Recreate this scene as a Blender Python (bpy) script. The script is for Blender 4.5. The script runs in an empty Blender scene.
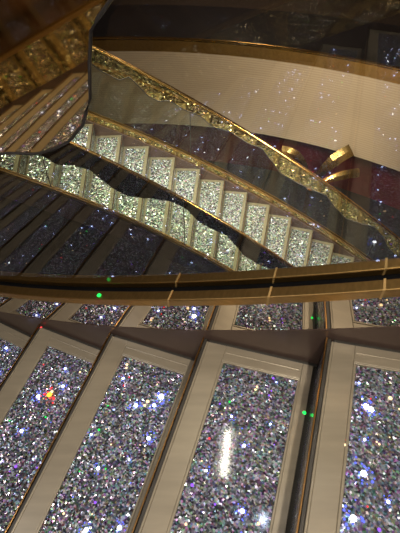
import bpy, bmesh, math, random
from mathutils import Vector
random.seed(7)
C = bpy.context.scene.collection
sc = bpy.context.scene

# ------------------------------------------------------------------ materials
def new_mat(name):
    m = bpy.data.materials.new(name); m.use_nodes = True
    nt = m.node_tree
    for n in list(nt.nodes): nt.nodes.remove(n)
    out = nt.nodes.new('ShaderNodeOutputMaterial')
    return m, nt, out
def N(nt, t, **k):
    n = nt.nodes.new(t)
    for a, v in k.items(): setattr(n, a, v)
    return n
def ramp(nt, stops, interp='LINEAR'):
    r = N(nt, 'ShaderNodeValToRGB'); cr = r.color_ramp; cr.interpolation = interp
    while len(cr.elements) < len(stops): cr.elements.new(.5)
    for e, (p, c) in zip(cr.elements, stops):
        e.position = p; e.color = (c, c, c, 1) if not isinstance(c, tuple) else (*c, 1)
    return r
def plain(name, col, rough=.5, metal=0., noise=.12, scale=14., bump=0., coat=0., stretch=None, spec=.5):
    m, nt, out = new_mat(name)
    b = N(nt, 'ShaderNodeBsdfPrincipled'); nt.links.new(b.outputs[0], out.inputs[0])
    tc = N(nt, 'ShaderNodeNewGeometry'); mp = N(nt, 'ShaderNodeMapping')
    if stretch: mp.inputs['Scale'].default_value = stretch
    nz = N(nt, 'ShaderNodeTexNoise'); nz.inputs['Scale'].default_value = scale; nz.inputs['Detail'].default_value = 4
    nt.links.new(tc.outputs['Position'], mp.inputs['Vector']); nt.links.new(mp.outputs[0], nz.inputs['Vector'])
    r = ramp(nt, [(.3, tuple(c*(1-noise) for c in col)), (.7, tuple(min(1, c*(1+noise)) for c in col))])
    nt.links.new(nz.outputs['Fac'], r.inputs[0]); nt.links.new(r.outputs[0], b.inputs['Base Color'])
    b.inputs['Roughness'].default_value = rough; b.inputs['Metallic'].default_value = metal
    b.inputs['Coat Weight'].default_value = coat
    b.inputs['Specular IOR Level'].default_value = spec
    if bump:
        bp = N(nt, 'ShaderNodeBump'); bp.inputs['Strength'].default_value = bump; bp.inputs['Distance'].default_value = .01
        nt.links.new(nz.outputs['Fac'], bp.inputs['Height']); nt.links.new(bp.outputs[0], b.inputs['Normal'])
    return m
def crystal(name, scale, stops, tint, sat, metal=.45, rough=.25, spread=1.5, coat=.6, coat_rough=.12):
    """Loose cut crystals: every cell has its own brightness, hue and facet direction."""
    m, nt, out = new_mat(name)
    b = N(nt, 'ShaderNodeBsdfPrincipled'); nt.links.new(b.outputs[0], out.inputs[0])
    g = N(nt, 'ShaderNodeNewGeometry')
    v = N(nt, 'ShaderNodeTexVoronoi'); v.inputs['Scale'].default_value = scale
    nt.links.new(g.outputs['Position'], v.inputs['Vector'])
    sp = N(nt, 'ShaderNodeSeparateColor'); nt.links.new(v.outputs['Color'], sp.inputs[0])
    r = ramp(nt, stops); nt.links.new(sp.outputs[0], r.inputs[0])
    # hue from a second set of cells
    v2 = N(nt, 'ShaderNodeTexVoronoi'); v2.inputs['Scale'].default_value = scale*.83
    nt.links.new(g.outputs['Position'], v2.inputs['Vector'])
    sp2 = N(nt, 'ShaderNodeSeparateColor'); nt.links.new(v2.outputs['Color'], sp2.inputs[0])
    cc = N(nt, 'ShaderNodeCombineColor', mode='HSV')
    nt.links.new(sp2.outputs[0], cc.inputs[0])
    ml = N(nt, 'ShaderNodeMath', operation='MULTIPLY'); ml.inputs[1].default_value = sat
    nt.links.new(sp2.outputs[1], ml.inputs[0]); nt.links.new(ml.outputs[0], cc.inputs[1])
    cc.inputs[2].default_value = 1
    mx = N(nt, 'ShaderNodeMix', data_type='RGBA', blend_type='MULTIPLY'); mx.inputs[0].default_value = 1
    nt.links.new(cc.outputs[0], mx.inputs[6]); mx.inputs[7].default_value = (*tint, 1)
    mx2 = N(nt, 'ShaderNodeMix', data_type='RGBA', blend_type='MULTIPLY'); mx2.inputs[0].default_value = 1
    nt.links.new(mx.outputs[2], mx2.inputs[6]); nt.links.new(r.outputs[0], mx2.inputs[7])
    nt.links.new(mx2.outputs[2], b.inputs['Base Color'])
    # facets
    s1 = N(nt, 'ShaderNodeVectorMath', operation='SUBTRACT'); s1.inputs[1].default_value = (.5, .5, .5)
    nt.links.new(v.outputs['Color'], s1.inputs[0])
    s2 = N(nt, 'ShaderNodeVectorMath', operation='SCALE'); s2.inputs['Scale'].default_value = spread
    nt.links.new(s1.outputs[0], s2.inputs[0])
    s3 = N(nt, 'ShaderNodeVectorMath', operation='ADD'); nt.links.new(s2.outputs[0], s3.inputs[0])
    nt.links.new(g.outputs['Normal'], s3.inputs[1])
    s4 = N(nt, 'ShaderNodeVectorMath', operation='NORMALIZE'); nt.links.new(s3.outputs[0], s4.inputs[0])
    nt.links.new(s4.outputs[0], b.inputs['Normal'])
    b.inputs['Metallic'].default_value = metal; b.inputs['Roughness'].default_value = rough
    b.inputs['Coat Weight'].default_value = coat; b.inputs['Coat Roughness'].default_value = coat_rough
    return m
def glass(name, tint, k):
    m, nt, out = new_mat(name)
    mix = N(nt, 'ShaderNodeMixShader'); t = N(nt, 'ShaderNodeBsdfTransparent'); t.inputs[0].default_value = (*tint, 1)
    gl = N(nt, 'ShaderNodeBsdfGlossy'); gl.inputs['Roughness'].default_value = 0.0
    lw = N(nt, 'ShaderNodeLayerWeight'); lw.inputs[0].default_value = .5
    pw = N(nt, 'ShaderNodeMath', operation='POWER'); pw.inputs[1].default_value = 4.; nt.links.new(lw.outputs['Facing'], pw.inputs[0])
    mm = N(nt, 'ShaderNodeMath', operation='MULTIPLY_ADD', use_clamp=True); mm.inputs[1].default_value = .9; mm.inputs[2].default_value = k
    nt.links.new(pw.outputs[0], mm.inputs[0]); nt.links.new(mm.outputs[0], mix.inputs[0])
    nt.links.new(t.outputs[0], mix.inputs[1]); nt.links.new(gl.outputs[0], mix.inputs[2]); nt.links.new(mix.outputs[0], out.inputs[0])
    return m
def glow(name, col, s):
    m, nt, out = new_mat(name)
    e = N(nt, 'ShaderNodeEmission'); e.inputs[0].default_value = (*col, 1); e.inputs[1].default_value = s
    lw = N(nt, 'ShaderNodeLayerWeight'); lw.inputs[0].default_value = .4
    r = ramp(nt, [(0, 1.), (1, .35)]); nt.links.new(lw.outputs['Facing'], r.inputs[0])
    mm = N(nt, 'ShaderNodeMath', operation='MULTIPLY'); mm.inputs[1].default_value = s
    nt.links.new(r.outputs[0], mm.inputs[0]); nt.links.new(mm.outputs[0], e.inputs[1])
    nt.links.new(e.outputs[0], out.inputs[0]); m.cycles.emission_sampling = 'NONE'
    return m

NEAR_STOPS = [(0, .08), (.5, .20), (.78, .42), (.92, .8), (1, 1.)]
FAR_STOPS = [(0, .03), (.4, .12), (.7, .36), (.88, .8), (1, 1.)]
M = dict(
    frame=plain('champagne_frame', (.27, .225, .155), .36, .35, .08, 9, stretch=(1, 6, 1)),
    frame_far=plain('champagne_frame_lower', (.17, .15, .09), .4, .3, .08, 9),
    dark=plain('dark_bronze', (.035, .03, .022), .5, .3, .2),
    slab=plain('tread_slab', (.12, .09, .07), .5),
    brass=plain('polished_brass', (.62, .36, .11), .22, 1., .1, 30),
    nosing=plain('copper_brass_edge', (.42, .22, .075), .3, 1., .1, 30),
    rimbrass=plain('satin_brass', (.36, .22, .075), .45, 1., .1, 20),
    sleeve=plain('brass_sleeve_highlight', (.60, .38, .14), .5, .6, .08, 20),  # brass lightened to imitate bright reflections on the rail
    handbrass=plain('brushed_brass', (.50, .30, .10), .38, 1., .12, 40, stretch=(1, 1, 8)),
    gasket=plain('black_gasket', (.004, .004, .0045), .7, 0, .2, spec=.05),
    stringer=plain('brown_stringer', (.085, .055, .043), .3, .25, .15, 6),
    near_cr=crystal('loose_crystals', 210, NEAR_STOPS, (.84, .85, 1.), .6, coat_rough=.07),
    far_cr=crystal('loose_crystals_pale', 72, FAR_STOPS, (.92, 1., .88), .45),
    mirror=plain('bronze_tinted_mirror', (.62, .56, .48), .02, 1., .02, 3),
    goldmirror=plain('gold_tinted_mirror', (.95, .70, .30), .05, 1., .05, 3),
    brownmirror=plain('brown_smoked_mirror', (.58, .44, .25), .03, 1., .05, 3),
    backing=plain('blue_black_backing', (.012, .012, .018), .12, .0, .3, 8),
    edge=plain('ground_glass_edge', (.045, .04, .036), .3, .3),
    glass=glass('clear_glass', (.90, .91, .89), .12),
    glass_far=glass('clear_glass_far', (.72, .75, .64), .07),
    carpet=plain('dark_brown_carpet', (.075, .052, .04), .8, 0, .35, 30, .3),
    navy=plain('navy_carpet_border', (.022, .02, .026), .6, 0, .35, 30, .3),
    floor=plain('dark_stone_floor', (.02, .016, .014), .35, 0, .4, 4),
    maroon=plain('maroon_lacquer', (.11, .012, .015), .3, 0, .2, 3),
    brownwall=plain('brown_lacquer_wall', (.10, .045, .02), .3, .1, .3, 2),
    gold=plain('polished_gold', (1., .62, .20), .2, 1., .06, 12),
    soffit=plain('dark_soffit', (.03, .02, .016), .5),
    blue=glow('blue_white_glint', (.55, .65, 1.), 9.),  # emission colours from here on paint crystal glints and their bloom
    bluehalo=glow('blue_bloom', (.16, .2, .95), 1.5),
    white=glow('white_glint', (.95, .97, 1.), 12.),
    warm=glow('amber_glint', (1., .72, .4), 2.2),
    orange=glow('orange_glint', (1., .3, .03), 4.5),
    green=glow('green_glint', (.02, 1., .12), 2.2),
    red=glow('red_glint', (1., .05, .06), 2.0),
    violet=glow('violet_glint', (.35, .12, 1.), 1.6),
)
# fine horizontal lines on the fascia
def fascia_mat():
    m, nt, out = new_mat('beige_lined_fascia')
    b = N(nt, 'ShaderNodeBsdfPrincipled'); nt.links.new(b.outputs[0], out.inputs[0])
    g = N(nt, 'ShaderNodeNewGeometry'); s = N(nt, 'ShaderNodeSeparateXYZ'); nt.links.new(g.outputs['Position'], s.inputs[0])
    m1 = N(nt, 'ShaderNodeMath', operation='MULTIPLY'); m1.inputs[1].default_value = 150.; nt.links.new(s.outputs[2], m1.inputs[0])
    m2 = N(nt, 'ShaderNodeMath', operation='SINE'); nt.links.new(m1.outputs[0], m2.inputs[0])
    r = ramp(nt, [(0., (.44, .36, .27)), (.5, (.50, .42, .315)), (1., (.52, .44, .33))])
    ma = N(nt, 'ShaderNodeMath', operation='MULTIPLY_ADD'); ma.inputs[1].default_value = .5; ma.inputs[2].default_value = .5
    nt.links.new(m2.outputs[0], ma.inputs[0]); nt.links.new(ma.outputs[0], r.inputs[0])
    nt.links.new(r.outputs[0], b.inputs['Base Color']); b.inputs['Roughness'].default_value = .5
    return m
M['fascia'] = fascia_mat()
def painted_reflection_mirror(name, mirror_col, fac, scale, tint):
    m = crystal(name, scale, [(0, .02), (.5, .08), (.75, .35), (.9, .9), (1, 1.)], tint, .3, .7, .22, 1.7, 0.)
    nt = m.node_tree; out = [n for n in nt.nodes if n.type == 'OUTPUT_MATERIAL'][0]; b = [n for n in nt.nodes if n.type == 'BSDF_PRINCIPLED'][0]
    gl = N(nt, 'ShaderNodeBsdfGlossy'); gl.inputs[0].default_value = (*mirror_col, 1); gl.inputs['Roughness'].default_value = .03
    mx = N(nt, 'ShaderNodeMixShader'); mx.inputs[0].default_value = fac
    nt.links.new(gl.outputs[0], mx.inputs[1]); nt.links.new(b.outputs[0], mx.inputs[2]); nt.links.new(mx.outputs[0], out.inputs[0])
    return m
M['gold_painted_mirror'] = painted_reflection_mirror('gold_mirror_painted_reflection', (.95, .72, .32), .55, 52, (1., .80, .34))  # gold mirror with reflected crystals painted in as glitter


# ------------------------------------------------------------------ helpers
def link(name, bm, mats, parent=None, smooth=False, bevel=0.):
    bmesh.ops.recalc_face_normals(bm, faces=bm.faces[:])
    me = bpy.data.meshes.new(name); bm.to_mesh(me); bm.free()
    for m in (mats if isinstance(mats, (list, tuple)) else [mats]): me.materials.append(m)
    if smooth:
        for p in me.polygons: p.use_smooth = True
    o = bpy.data.objects.new(name, me); C.objects.link(o)
    if parent: o.parent = parent
    if bevel:
        b = o.modifiers.new('bevel', 'BEVEL'); b.width = bevel; b.segments = 2; b.limit_method = 'ANGLE'
    return o
def thing(name, label, cat, group=None):
    o = bpy.data.objects.new(name, None); C.objects.link(o); o.empty_display_size = .1
    o['label'] = label; o['category'] = cat
    if group: o['group'] = group
    return o
def hexa(bm, top, bot, mi=0):
    """solid between two quads (lists of four points)"""
    a = [bm.verts.new(p) for p in top]; b = [bm.verts.new(p) for p in bot]
    fs = [bm.faces.new(a), bm.faces.new(b[::-1])]
    for i in range(4): fs.append(bm.faces.new((a[i], b[i], b[(i+1) % 4], a[(i+1) % 4])))
    for f in fs: f.material_index = mi
def sweep(bm, frames, prof, closed=True, mi=0):
    """frames: list of (base point, outward 2D vector); prof: list of (outward offset, height)"""
    rows = []
    for p, o in frames:
        rows.append([bm.verts.new((p[0]+o[0]*a, p[1]+o[1]*a, p[2]+h)) for a, h in prof])
    n = len(prof)
    for r0, r1 in zip(rows, rows[1:]):
        for i in range(n if closed else n-1):
            f = bm.faces.new((r0[i], r0[(i+1) % n], r1[(i+1) % n], r1[i])); f.material_index = mi
    if closed:
        bm.faces.new(rows[0]).material_index = mi; bm.faces.new(rows[-1][::-1]).material_index = mi
def rect(a0, a1, h0, h1): return [(a0, h0), (a1, h0), (a1, h1), (a0, h1)]
def circle(a, h, r, n=12, fx=1.): return [(a+r*fx*math.cos(2*math.pi*i/n), h+r*math.sin(2*math.pi*i/n)) for i in range(n)]
def tube(bm, pts, r, n=8, taper=None):
    rows = []
    for i, p in enumerate(pts):
        p = Vector(p); q = Vector(pts[min(i+1, len(pts)-1)]) - Vector(pts[max(i-1, 0)]); q.normalize()
        u = q.cross(Vector((0, 0, 1)) if abs(q.z) < .9 else Vector((1, 0, 0))).normalized(); v = q.cross(u)
        rr = r if taper is None else r*taper[i]
        rows.append([bm.verts.new(p+u*rr*math.cos(2*math.pi*k/n)+v*rr*math.sin(2*math.pi*k/n)) for k in range(n)])
    for a, b in zip(rows, rows[1:]):
        for k in range(n): bm.faces.new((a[k], a[(k+1) % n], b[(k+1) % n], b[k]))
    bm.faces.new(rows[0]); bm.faces.new(rows[-1][::-1])
def curve(tab, x):
    """smooth interpolation through a table of (x, y)"""
    if x <= tab[0][0]: return tab[0][1]
    for (x0, y0), (x1, y1) in zip(tab, tab[1:]):
        if x <= x1:
            t = (x-x0)/(x1-x0); t2 = t*t*(3-2*t)*.5+t*.5
            return y0+(y1-y0)*t2
    return tab[-1][1]

# ------------------------------------------------------------------ the two flights (plan and pitch)
class Near:
    """Gently bent flight the camera stands on, rising to the right."""
    SCL = .87; GO = .348; RISE = .1337; W = 2.8; DROP = .035
    a0, da = .30151, .0267; kap = .1625/.87
    X, Y, Z = .01486, .75825, -1.0544
    def line(s, i):
        L = i*s.GO; d = s.a0; c = max(-1., min(.8, L)); b = s.kap*(c*c/2+c*(L-c))   # bent near the middle, straight beyond
        return (s.X+L*math.cos(d)+math.sin(d)*b, s.Y-L*math.sin(d)+math.cos(d)*b, s.Z+i*s.RISE)
    def dirn(s, i):
        b = s.a0+s.da*i; return (math.sin(b), math.cos(b))
    def pt(s, i, w):
        p = s.line(i); d = s.dirn(i); return (p[0]-d[0]*w, p[1]-d[1]*w, p[2])
    def going(s, w): return s.GO
class Far:
    """Curved flight a deck below, rising to the left."""
    DROP = 0.; cx, cy, Ro, ph, dp, zA, RISE = -.6244, -2.7534, 8.6607, -.1098, .0458, -3.3451, .1972
    W = 1.9
    def pt(s, i, w):
        k = -i; a = s.ph+s.dp*k; R = s.Ro-w
        return (s.cx+R*math.sin(a), s.cy+R*math.cos(a), s.zA-(k-2)*s.RISE)
    def dirn(s, i):
        a = s.ph-s.dp*i; return (math.sin(a), math.cos(a))
    def going(s, w): return s.dp*(s.Ro-w)
NEAR, FAR = Near(), Far()

def quad(st, i, s0, s1, w0, w1, dz, W=None):
    """corner points on tread i; s in metres from the nosing, w in metres from the outer edge"""
    out = []
    z = st.pt(i, 0)[2]+dz-st.DROP
    for s, w in ((s0, w0), (s1, w0), (s1, w1), (s0, w1)):
        t = s/st.going(w)
        p0, p1 = st.pt(i, w), st.pt(i+1, w)
        out.append((p0[0]+(p1[0]-p0[0])*t, p0[1]+(p1[1]-p0[1])*t, z))
    return out
def slab(bm, st, i, s0, s1, w0, w1, z1, z0, mi=0):
    hexa(bm, quad(st, i, s0, s1, w0, w1, z1), quad(st, i, s0, s1, w0, w1, z0), mi)

GEMS = {}
def glint_gem(bm, p, r, mi):
    """glowing glint shaped as a small cut stone: hexagonal girdle, table and point"""
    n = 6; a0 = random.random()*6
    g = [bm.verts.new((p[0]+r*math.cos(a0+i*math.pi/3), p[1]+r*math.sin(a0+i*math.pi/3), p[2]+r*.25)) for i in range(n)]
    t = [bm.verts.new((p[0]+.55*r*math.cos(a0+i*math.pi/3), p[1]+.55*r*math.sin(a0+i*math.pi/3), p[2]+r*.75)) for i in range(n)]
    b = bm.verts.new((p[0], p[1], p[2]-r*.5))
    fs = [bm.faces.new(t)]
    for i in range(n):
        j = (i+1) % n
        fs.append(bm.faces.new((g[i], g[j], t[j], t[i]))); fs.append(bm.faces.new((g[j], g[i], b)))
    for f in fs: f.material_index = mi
GLINT_MATS = ['blue', 'bluehalo', 'white', 'warm', 'orange', 'green', 'red', 'violet']
def put_glint(bm, st, i, s, w, kind, r):
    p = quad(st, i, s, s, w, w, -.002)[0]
    mi = GLINT_MATS.index(kind)
    glint_gem(bm, p, r, mi)
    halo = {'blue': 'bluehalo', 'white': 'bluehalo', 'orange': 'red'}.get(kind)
    if halo:  # dimmer glowing stones imitate the bloom around a glint
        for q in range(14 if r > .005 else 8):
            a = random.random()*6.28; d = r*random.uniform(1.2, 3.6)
            glint_gem(bm, (p[0]+d*math.cos(a), p[1]+d*math.sin(a), p[2]), r*random.uniform(.22, .5), GLINT_MATS.index(halo))

def make_step(st, i, root, crm, near):
    g1 = st.going(0); W = st.W
    bl = .075 if near else .05       # bar beside the nosing
    f = .86 if near else .93
    def gs(w): return st.going(w)
    bm = bmesh.new()
    # slab under everything; it narrows with the going at the inner end
    def sl(s0f, s1f, w0, w1, z1, z0, mi=0, s0m=0., s1m=0.):
        top, bot = [], []
        for (sf, sm, w) in ((s0f, s0m, w0), (s1f, s1m, w0), (s1f, s1m, w1), (s0f, s0m, w1)):
            top.append(quad(st, i, sf*gs(w)+sm, sf*gs(w)+sm, w, w, z1)[0]); bot.append(top[-1][:2]+(top[-1][2]-z1+z0,))
        hexa(bm, top, bot, mi)
    eb = .072                           # end bars
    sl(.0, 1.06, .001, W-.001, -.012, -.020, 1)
    sl(0, 0, .001, W-.001, -.003, -.014, 1, .0, .010)                       # dark joint behind the nosing
    sl(0, 0, .012, W-.012, .0015, -.014, 0, .010, .016)                     # raised lip
    sl(0, 0, .012, W-.012, 0, -.014, 0, .016, bl-.002)                      # wide bar
    sl(0, 0, eb, W-eb, .0015, -.014, 0, bl-.002, bl+.005)                   # lip beside the crystals
    sl(f, f+.105 if near else 1., .012, W-.012, 0, -.014, 0, .006, .0)                         # rear bar; near one stops short, dark gap stands in for overhang shade
    sl(f, f, eb, W-eb, .0015, -.014, 0, 0, .006)
    for (wa, wb, la, lb, oa, ob) in ((.012, eb-.006, eb-.006, eb, 0, .012), (W-eb+.006, W-.012, W-eb, W-eb+.006, W-.012, W)):
        sl(0, f, wa, wb, 0, -.014, 0, bl-.002, .006)
        sl(0, f, la, lb, .0015, -.014, 0, bl-.002, .006)
        sl(0, 1, oa+.001, ob-.001, -.003, -.014, 1, .016, 0)
    wm = (eb)*.5
    sl(0, f, wm-.003, wm+.003, .0018, -.01, 0, bl, 0)                       # thin raised line along the end bar
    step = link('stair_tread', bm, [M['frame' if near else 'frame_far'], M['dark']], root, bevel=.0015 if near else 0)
    # crystal bed
    bm = bmesh.new()
    a = quad(st, i, 0, 0, eb, eb, -.005); n = 1
    def P(sf, sm, w, z): return quad(st, i, sf*gs(w)+sm, sf*gs(w)+sm, w, w, z)[0]
    top = [P(0, bl+.005, eb, -.004), P(f, 0, eb, -.004), P(f, 0, W-eb, -.004), P(0, bl+.005, W-eb, -.004)]
    hexa(bm, top, [(p[0], p[1], p[2]-.0075) for p in top])
    bed = link('crystal_panel', bm, crm, step)
    # nosing: brass edge that overhangs the riser
    bm = bmesh.new()
    sl(0, 0, .001, W-.001, .002, -.008, 0, -.0055, -.001)
    nz = link('nosing', bm, M['nosing'], step, bevel=.001 if near else 0)
    # riser with its own row of crystals
    bm = bmesh.new()
    h = st.RISE
    def box(s0, s1, w0, w1, z1, z0, mi): 
        top = [P(0, s0, w0, z1), P(0, s1, w0, z1), P(0, s1, w1, z1), P(0, s0, w1, z1)]
        hexa(bm, top, [(p[0], p[1], p[2]-z1+z0) for p in top], mi)
    box(.0, .012, .001, W-.001, -.0205, -h-.012, 0)
    ri = link('riser', bm, M['dark'], step)
    bm = bmesh.new()
    box(-.004, -.001, eb*.6, W-eb*.6, -.021, -h+.010, 0)
    link('riser_crystals', bm, crm, ri)
    return step, bl, f, eb

# ---- near flight
near_stair = thing('crystal_staircase', 'near staircase with crystal filled treads and wide beige frames under the camera', 'staircase', 'staircases with crystal treads')
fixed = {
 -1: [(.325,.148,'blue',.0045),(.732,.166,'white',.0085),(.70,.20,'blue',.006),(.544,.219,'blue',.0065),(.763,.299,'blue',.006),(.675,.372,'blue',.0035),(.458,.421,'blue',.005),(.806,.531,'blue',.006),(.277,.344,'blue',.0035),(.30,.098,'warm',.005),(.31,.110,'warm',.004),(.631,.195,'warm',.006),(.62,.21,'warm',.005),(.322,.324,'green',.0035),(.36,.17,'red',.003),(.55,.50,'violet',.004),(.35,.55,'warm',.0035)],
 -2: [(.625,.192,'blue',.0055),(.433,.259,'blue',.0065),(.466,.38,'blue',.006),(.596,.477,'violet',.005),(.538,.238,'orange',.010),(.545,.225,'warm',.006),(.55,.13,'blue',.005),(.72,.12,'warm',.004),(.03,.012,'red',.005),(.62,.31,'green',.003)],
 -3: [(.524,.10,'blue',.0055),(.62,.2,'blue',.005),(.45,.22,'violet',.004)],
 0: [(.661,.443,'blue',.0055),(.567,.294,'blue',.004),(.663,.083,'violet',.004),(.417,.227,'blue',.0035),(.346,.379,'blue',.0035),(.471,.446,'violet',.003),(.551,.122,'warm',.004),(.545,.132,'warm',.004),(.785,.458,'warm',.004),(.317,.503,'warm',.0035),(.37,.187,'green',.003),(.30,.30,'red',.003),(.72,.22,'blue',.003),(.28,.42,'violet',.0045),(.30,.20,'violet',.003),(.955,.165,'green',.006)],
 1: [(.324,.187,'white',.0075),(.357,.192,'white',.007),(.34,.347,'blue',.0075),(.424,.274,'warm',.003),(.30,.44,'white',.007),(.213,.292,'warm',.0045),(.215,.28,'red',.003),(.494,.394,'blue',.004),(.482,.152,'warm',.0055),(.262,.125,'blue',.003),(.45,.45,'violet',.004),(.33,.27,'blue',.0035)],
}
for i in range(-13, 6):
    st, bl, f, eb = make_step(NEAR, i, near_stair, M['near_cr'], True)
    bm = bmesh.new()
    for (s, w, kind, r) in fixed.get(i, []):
        put_glint(bm, NEAR, i, s*NEAR.GO, w, kind, r)
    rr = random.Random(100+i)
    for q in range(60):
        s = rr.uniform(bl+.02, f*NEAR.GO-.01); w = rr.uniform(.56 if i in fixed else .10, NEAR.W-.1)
        put_glint(bm, NEAR, i, s, w, rr.choice(['blue']*6+['white', 'warm', 'warm', 'violet', 'green', 'red']), rr.uniform(.003, .006))
    for q in range(16):   # small glints near the glass, painted as glowing stones
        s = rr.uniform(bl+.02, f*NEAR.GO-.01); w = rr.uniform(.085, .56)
        put_glint(bm, NEAR, i, s, w, rr.choice(['bluehalo']*3+['warm']*2+['violet', 'green', 'red', 'blue']), rr.uniform(.0018, .003))
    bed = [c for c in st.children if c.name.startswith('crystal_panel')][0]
    o = link('glowing_glints', bm, [M[k] for k in GLINT_MATS], bed); o['kind'] = 'stuff'  # crystal glints built as self-glowing stones

def frames(st, i0, i1, w, side, n=4, h=lambda i: 0.):
    out = []; m = int((i1-i0)*n)
    for q in range(m+1):
        i = i0+(i1-i0)*q/m; p = st.pt(i, w); d = st.dirn(i)
        out.append(((p[0], p[1], p[2]+h(i)), (d[0]*side, d[1]*side)))
    return out
def stringers(st, root, i0, i1, top, bot):
    for w, side in ((0, 1), (st.W, -1)):
        bm = bmesh.new(); sweep(bm, frames(st, i0, i1, w, side), rect(0, .05, bot, top))
        link('stringer', bm, M['stringer'], root, smooth=False)
stringers(NEAR, near_stair, -13, 6, 0., -.26)
bm = bmesh.new()
ff = [(( (a[0]+b[0])/2, (a[1]+b[1])/2, a[2]), (0, 0)) for a, b in []]
def soffit(st, root, i0, i1, drop):
    bm = bmesh.new(); rows = []
    for q in range((i1-i0)*2+1):
        i = i0+q/2; a, b = st.pt(i, .002), st.pt(i, st.W-.002)
        rows.append([bm.verts.new((a[0], a[1], a[2]-drop)), bm.verts.new((b[0], b[1], b[2]-drop)),
                     bm.verts.new((b[0], b[1], b[2]-drop-.02)), bm.verts.new((a[0], a[1], a[2]-drop-.02))])
    for r0, r1 in zip(rows, rows[1:]):
        for k in range(4): bm.faces.new((r0[k], r0[(k+1) % 4], r1[(k+1) % 4], r1[k]))
    bm.faces.new(rows[0]); bm.faces.new(rows[-1][::-1])
    link('soffit', bm, M['soffit'], root)
soffit(NEAR, near_stair, -13, 6, .22)

# ---- far flight
far_stair = thing('crystal_staircase', 'lower curved staircase with pale glittering crystal treads seen through the glass', 'staircase', 'staircases with crystal treads')
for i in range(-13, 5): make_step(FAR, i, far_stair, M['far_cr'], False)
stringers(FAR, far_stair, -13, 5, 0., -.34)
soffit(FAR, far_stair, -13, 5, .29)

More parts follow.
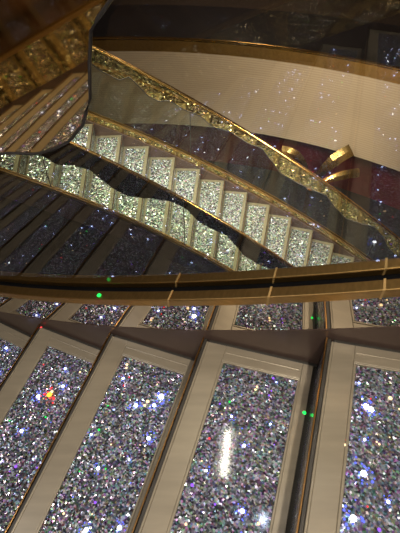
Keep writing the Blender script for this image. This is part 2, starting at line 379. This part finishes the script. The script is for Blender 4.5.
# ------------------------------------------------------------------ balustrades
def balustrade(label, st, w, side, i0, i1, rail_h, strip_h, strip_mat, glass_mat, base, band=None, band_mat=None, band_off=-.012,
               hand=None, lean=0., joints=(), post=False, square=False, sleeve_glints=(), lights=(), group='glass balustrades'):
    """base = (front offset, slot start, slot end, back offset, bottom, top) of the double brass base rail"""
    root = thing('glass_balustrade', label, 'balustrade', group)
    fr = frames(st, i0, i1, w, side, 6)
    a, s0, s1, b, h0, h1 = base
    bm = bmesh.new(); sweep(bm, fr, rect(.002, .008, .001, h0-.001)); link('mirror_strip', bm, strip_mat, root)
    bm = bmesh.new(); sweep(bm, fr, rect(a, s0, h0, h1)); br = link('base_rail', bm, M['handbrass'], root, bevel=.003)
    bm = bmesh.new(); sweep(bm, fr, rect(s1, b, h0+.004, h1+.004)); link('base_rail', bm, M['handbrass'], root, bevel=.003)
    bm = bmesh.new(); sweep(bm, fr, rect(s0, s1, h0, h1-.016)); link('gasket', bm, M['gasket'], root)
    bm = bmesh.new(); rows = []; nrm = []
    for i in [i0+(i1-i0)*q/60 for q in range(61)]:
        p, d = st.pt(i, w), st.dirn(i); hh = rail_h(i); o = .006*side
        rows.append([bm.verts.new((p[0]+d[0]*o, p[1]+d[1]*o, p[2]+h)) for h in (h1-.0155, hh)]); nrm += [d, d]
    for r0, r1 in zip(rows, rows[1:]): bm.faces.new((r0[0], r1[0], r1[1], r0[1]))
    gp = link('glass_panel', bm, glass_mat, root, smooth=True)
    if square:     # the glass stands square to the treads: shading normals follow them
        fn = gp.data.polygons[0].normal; sg = 1 if fn.x*nrm[0][0]+fn.y*nrm[0][1] > 0 else -1
        gp.data.normals_split_custom_set_from_vertices([(d[0]*sg, d[1]*sg, 0) for d in nrm])
    for i in joints:
        p, d = st.pt(i, w), st.dirn(i); o = .006*side
        bm = bmesh.new(); tube(bm, [(p[0]+d[0]*o, p[1]+d[1]*o, p[2]+h1), (p[0]+d[0]*o, p[1]+d[1]*o, p[2]+rail_h(i))], .006, 6)
        link('glass_joint', bm, M['edge'], gp)
        for off in (a+.012, b-.012):
            bm = bmesh.new(); q = .004/st.going(w)*1.
            sweep(bm, frames(st, i-q, i+q, w, side, max(1, int(2/(2*q)))), rect(off-.0125, off+.0125, h0-.0015, h1+.0055))
            link('rail_sleeve_highlight', bm, M['sleeve'], br)
    for i in sleeve_glints:  # bright reflections on the rail, built as lighter brass sleeves
        for o0, o1 in ((a-.0012, s0+.001), (s1-.001, b+.0012)):
            q = .0025/st.going(w); up = .004 if o0 > 0 else 0
            bm = bmesh.new(); sweep(bm, [((*st.pt(k, w)[:2], st.pt(k, w)[2]), tuple(c*side for c in st.dirn(k))) for k in (i-q, i+q)], rect(o0, o1, h0+up-.001, h1+up+.0015))
            link('rail_sleeve_highlight', bm, M['sleeve'], br)
    for i, off, kind in lights:  # reflected glints on the rail, built as glowing beads
        p, d = st.pt(i, w), st.dirn(i); bm = bmesh.new(); glint_gem(bm, (p[0]+d[0]*off*side, p[1]+d[1]*off*side, p[2]+h1), .0075, 0)
        link('reflected_glint', bm, M[kind], br)['label'] = 'small %s reflection, built as a glowing bead' % kind
    hw, hr = hand
    bm = bmesh.new(); sweep(bm, frames(st, i0, i1, w, side, 6, rail_h), circle(.006, hr, hr, 14, hw)); link('handrail', bm, M['brass'], root, smooth=True)
    if band:
        bm = bmesh.new(); bk = bmesh.new(); lo = []
        x0, x1 = band[0][0], band[-1][0]; n = 260; R1 = []; R2 = []
        for q in range(n+1):
            i = x0+(x1-x0)*q/n; p, d = st.pt(i, w), st.dirn(i); h = min(curve(band, i), rail_h(i)-.01)
            def V(b_, o, hh): return b_.verts.new((p[0]+d[0]*o*side, p[1]+d[1]*o*side, p[2]+hh))
            top = rail_h(i)-.001
            oo = lambda z: band_off-lean*(z-.78)
            R1.append([V(bm, oo(h), h), V(bm, oo(top), top)])
            R2.append([V(bk, oo(h)+(.02 if not lean else .004), h), V(bk, oo(top)+(.02 if not lean else .004), top)])
            lo.append((p[0]+d[0]*oo(h)*side, p[1]+d[1]*oo(h)*side, p[2]+h))
        for b_, R in ((bm, R1), (bk, R2)):
            for r0, r1 in zip(R, R[1:]): b_.faces.new((r0[0], r1[0], r1[1], r0[1]))
        bo = link('wavy_mirror_band', bm, band_mat, root)
        if square:
            nn = []
            for q in range(n+1):
                d = st.dirn(x0+(x1-x0)*q/n); v = Vector((d[0], d[1], lean*side)).normalized(); nn += [v, v]
            fn = bo.data.polygons[0].normal; sg = 1 if fn.dot(nn[0]) > 0 else -1
            for pl in bo.data.polygons: pl.use_smooth = True
            bo.data.normals_split_custom_set_from_vertices([tuple(v*sg) for v in nn])
        link('band_backing', bk, M['backing'], bo)
        bm = bmesh.new(); tube(bm, lo, .0036 if post else .007, 6); link('band_edge', bm, M['edge'], bo, smooth=True)
    return root

# near: the wave of the smoked mirror, as (metres along the rail, height over the nosing line)
wl = [(-2.7, .74), (-2.2, .62), (-1.7, .76), (-1.2, .64), (-.8, .72), (-.545, .708), (-.439, .689), (-.385, .693), (-.342, .702), (-.294, .73), (-.263, .771), (-.245, .805),
      (-.239, .834), (-.235, .872), (-.224, .897), (-.207, .913), (-.176, .928), (-.10, 1.0), (.1, 1.08), (.5, 1.02), (.9, 1.07), (1.3, .99), (1.9, 1.07)]
near_band = [((a+(.014 if -.6 < a < -.15 else 0))/NEAR.GO, b) for a, b in wl]
NB = (-.045, -.010, .020, .056, .172, .200)
balustrade('near glass balustrade on a broad double brass rail, smoked wavy mirror at upper left', NEAR, 0, 1, -13, 5.5, lambda i: 1.16,
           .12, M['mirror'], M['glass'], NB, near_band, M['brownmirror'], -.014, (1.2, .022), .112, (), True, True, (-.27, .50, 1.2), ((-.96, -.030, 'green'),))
balustrade('glass balustrade with tall gold mirror strip painted with crystal reflections, reflected in the smoked mirror at upper left', NEAR, NEAR.W, -1, -13, 5.5, lambda i: 1.05,
           0, M['gold_painted_mirror'], M['glass'], (-.045, -.012, .022, .052, .36, .395), None, None, 0, (1.2, .022))

nb = [(-1.1, .446), (-.91, .444), (-.56, .407), (.09, .497), (.54, .527), (.83, .47), (1.26, .409), (1.73, .401), (2.17, .465), (2.73, .554), (3.35, .641), (3.86, .656), (4.39, .568), (4.83, .563), (5.54, .598), (5.92, .519), (6.28, .441), (6.77, .441), (7.4, .50), (8.2, .62), (9., .58), (10, .44), (12.5, .6)]
inner = [(-5, .58), (-4, .6), (-3, .46), (-2., .43)]+nb
fb = [(.23, .901), (.57, .848), (1.14, .833), (1.52, .945), (1.75, .887), (2.13, .792), (2.44, .787), (2.88, .874), (3.41, .848), (3.96, .872), (4.42, .811), (5.14, .874), (5.81, .846), (6.35, .887), (6.72, .788), (7.23, .661), (7.81, .661), (8.33, .688), (9.16, .754), (9.65, .646), (10.14, .589), (10.72, .668), (11.28, .775), (11.74, .725), (12.11, .598), (12.6, .55)]
outer = [(-5, .85), (-4, .93), (-3, .8), (-2, .9), (-1, .83)]+fb
flip = lambda t: [(-a, b) for a, b in t][::-1]
FBASE = (-.035, -.010, .016, .040, .11, .145)
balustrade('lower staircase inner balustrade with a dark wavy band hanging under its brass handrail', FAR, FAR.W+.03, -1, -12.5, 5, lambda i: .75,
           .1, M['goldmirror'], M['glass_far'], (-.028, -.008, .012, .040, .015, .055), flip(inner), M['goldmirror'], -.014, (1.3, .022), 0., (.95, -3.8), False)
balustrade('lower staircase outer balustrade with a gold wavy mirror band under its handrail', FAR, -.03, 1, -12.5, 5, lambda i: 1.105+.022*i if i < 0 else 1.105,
           .1, M['gold_painted_mirror'], M['glass_far'], FBASE, flip(outer), M['gold_painted_mirror'], -.014, (1.3, .026), 0., (-3.6, -7.7, -11.5), False)

# the green reflected glint on the near base rail is a glowing bead
# ------------------------------------------------------------------ the room
def struct(name, bm, m, smooth=False):
    o = link(name, bm, m, None, smooth); o['kind'] = 'structure'; return o
def ring(name, prof, m, a0=-70, a1=75, cx=-1.4, cy=.8, R=8., n=90):
    bm = bmesh.new(); fr = []
    for q in range(n+1):
        a = math.radians(a0+(a1-a0)*q/n); fr.append(((cx+R*math.sin(a), cy+R*math.cos(a), 0), (math.sin(a), math.cos(a))))
    sweep(bm, fr, prof); return struct(name, bm, m, True if len(prof) > 6 else False)
ring('wall_fascia', rect(.02, .12, -4.45, -2.92), M['fascia'])
ring('trim_1', rect(-.03, .16, -2.92, -2.72), M['rimbrass'])
ring('trim_2', circle(-.005, -2.70, .035), M['brass'])
ring('floor_deck', rect(2.5, 9., -2.9, -2.74), M['carpet'])
ring('floor_border', rect(.16, 2.5, -2.9, -2.74), M['navy'])
ring('ceiling_lower', rect(.12, 3.4, -4.45, -4.36), M['soffit'])
ring('wall_back', rect(1.0, 1.1, -5.9, -4.44), M['maroon'])
ring('wall_far', rect(8.8, 9., -2.9, 1.5), M['brownwall'])
bm = bmesh.new(); hexa(bm, [(-9, -3, -5.9), (11, -3, -5.9), (11, 11, -5.9), (-9, 11, -5.9)], [(-9, -3, -6.0), (11, -3, -6.0), (11, 11, -6.0), (-9, 11, -6.0)])
struct('floor', bm, M['floor'])
# wall behind the viewer (it shows in the smoked mirror)
bm = bmesh.new(); sweep(bm, frames(NEAR, -13, 6, NEAR.W+.6, -1, 3), rect(0, .1, -1.5, 3.)); struct('wall_front', bm, M['brownwall'])

# ------------------------------------------------------------------ gold leaf sculpture
leafs = thing('gold_sculpture', 'polished gold sculpture of broad curved blades standing before the maroon wall', 'sculpture')
def blade(base, tip, bulge, wid, n=18):
    bm = bmesh.new(); base, tip, bulge = Vector(base), Vector(tip), Vector(bulge)
    rows = []
    for q in range(n+1):
        t = q/n; p = base*(1-t)**2+bulge*2*t*(1-t)+tip*t*t
        tg = ((bulge-base)*(1-t)+(tip-bulge)*t).normalized()
        sd = tg.cross(Vector((-.30, -.79, .54))).normalized(); nm = sd.cross(tg).normalized()
        wd = wid*(.35+.65*min(1, t*1.5))
        rows.append([bm.verts.new(p+sd*wd), bm.verts.new(p+nm*wd*.28), bm.verts.new(p-sd*wd), bm.verts.new(p-nm*.02-sd*0)])
    for a, b in zip(rows, rows[1:]):
        for k in range(4): bm.faces.new((a[k], a[(k+1) % 4], b[(k+1) % 4], b[k]))
    bm.faces.new(rows[0]); bm.faces.new(rows[-1][::-1])
    link('blade', bm, M['gold'], leafs, smooth=False)
B0 = (2.20, 7.0, -4.92)
blade(B0, (2.80, 6.98, -4.04), (2.30, 6.9, -4.30), .115)
blade(B0, (3.08, 6.98, -4.53), (2.55, 6.9, -4.52), .085)
blade(B0, (1.52, 7.0, -4.08), (1.95, 6.9, -4.05), .10)
bm = bmesh.new(); tube(bm, [(2.2, 7.0, -5.9), (2.2, 7.0, -5.4), B0], .06, 10, [1.3, .8, 1.]); tube(bm, [(2.2, 7.0, -5.9), (2.2, 7.0, -5.86)], .28, 24)
link('stem', bm, M['gold'], leafs, smooth=False)

# ------------------------------------------------------------------ camera
cam = bpy.data.cameras.new('camera'); co = bpy.data.objects.new('camera', cam); C.objects.link(co)
cam.sensor_fit = 'HORIZONTAL'; cam.sensor_width = 36; cam.lens = 36*420/400; cam.clip_start = .01
co.location = (0, 0, 0); co.rotation_euler = (math.radians(90-45.57), 0, 0)
sc.camera = co

# ------------------------------------------------------------------ light
def lamp(kind, name, loc, energy, col=(1, 1, 1), size=.5, target=None, spread=None, spot=None, blend=.6):
    l = bpy.data.lights.new(name, kind); l.energy = energy; l.color = col
    if kind == 'AREA': l.size = size; l.shape = 'DISK'
    else: l.shadow_soft_size = size
    if spread: l.spread = math.radians(spread)
    if spot: l.spot_size = math.radians(spot); l.spot_blend = blend
    o = bpy.data.objects.new(name, l); C.objects.link(o); o.location = loc
    if target: o.rotation_euler = (Vector(target)-Vector(loc)).to_track_quat('-Z', 'Y').to_euler()
    return o
WARM = (1., .86, .68)
lamp('AREA', 'stair_fill', (.45, -.4, 1.6), 31, (1., .92, .82), .14, (0, .35, -1.2), 130)  # unseen area light added over the near treads
lamp('AREA', 'stair_fill', (-1.6, .2, 1.4), 7, (.85, .88, 1.), .10, (-.6, .5, -1.3), 110)
for k, (x, y, z, e, c) in enumerate([(-.7, .3, 1.5, 5, (.6, .7, 1.)), (.8, -.2, 1.3, 5, (1., .8, .55)), (.5, .9, 1.6, 5, (.6, .7, 1.)), (-.3, -.9, 1.4, 5, (1., .9, .8)), (-1.4, -.4, 1.2, 4, (1, .75, .5))]):
    lamp('POINT', 'sparkle_light', (x, y, z), e, c, .03)  # small unseen lights added to make the crystals sparkle
# the downlight whose reflection lies on the middle tread
p = quad(NEAR, 0, .453*NEAR.GO, .453*NEAR.GO, .331, .331, 0)[0]
d = Vector(p).normalized(); d.z = -d.z
o = lamp('AREA', 'downlight', Vector(p)+d*2.6, 9, (1., .93, .8), .05)
o.data.shape = 'RECTANGLE'; o.data.size = .05; o.data.size_y = .42; o.rotation_euler = (0, 0, math.atan2(-d.x, d.y))
lamp('AREA', 'lower_stair_light', (-.3, 4.3, .2), 105, (1., .97, .84), .8, (0, 4.9, -3.4), 75)
lamp('AREA', 'lower_stair_light', (2.6, 4.3, -.8), 40, (1., .97, .84), .5, (1.6, 4.6, -4.2), 80)
lamp('AREA', 'lower_stair_light', (-2.2, 4.6, .3), 40, (1., .95, .8), .5, (-1.6, 4.9, -2.8), 80)
lamp('AREA', 'fascia_light', (2.0, 4.2, -2.1), 74, (1., .8, .56), .6, (1.9, 8.4, -3.6), 120)
lamp('AREA', 'deck_light', (1., 11., 1.4), 40, (1., .8, .6), 1., (1., 11., -2.8))
lamp('SPOT', 'sculpture_light', (1.4, 5.2, -2.6), 90, (1., .8, .5), .1, (2.5, 7., -4.4), None, 45)
w = bpy.data.worlds.new('world'); sc.world = w; w.use_nodes = True
bg = w.node_tree.nodes['Background']; bg.inputs[0].default_value = (.9, .62, .4, 1); bg.inputs[1].default_value = .03
sc.view_settings.view_transform = 'Standard'; sc.view_settings.look = 'None'

lamp('AREA', 'stair_fill', (-.6, -1.6, 1.4), 22, (1., .90, .74), .10, (-.9, -1.2, -1.4), 120)  # unseen, added to light the tread ends shown in the smoked mirror
sc.cycles.use_denoising = True
sc.cycles.sample_clamp_indirect = 6
lamp('AREA', 'stair_fill', (-2.5, .6, .4), 18, (1., .9, .75), .2, (-2.7, -.5, -2.2), 90)  # unseen, added to brighten the left treads reflected in the mirror
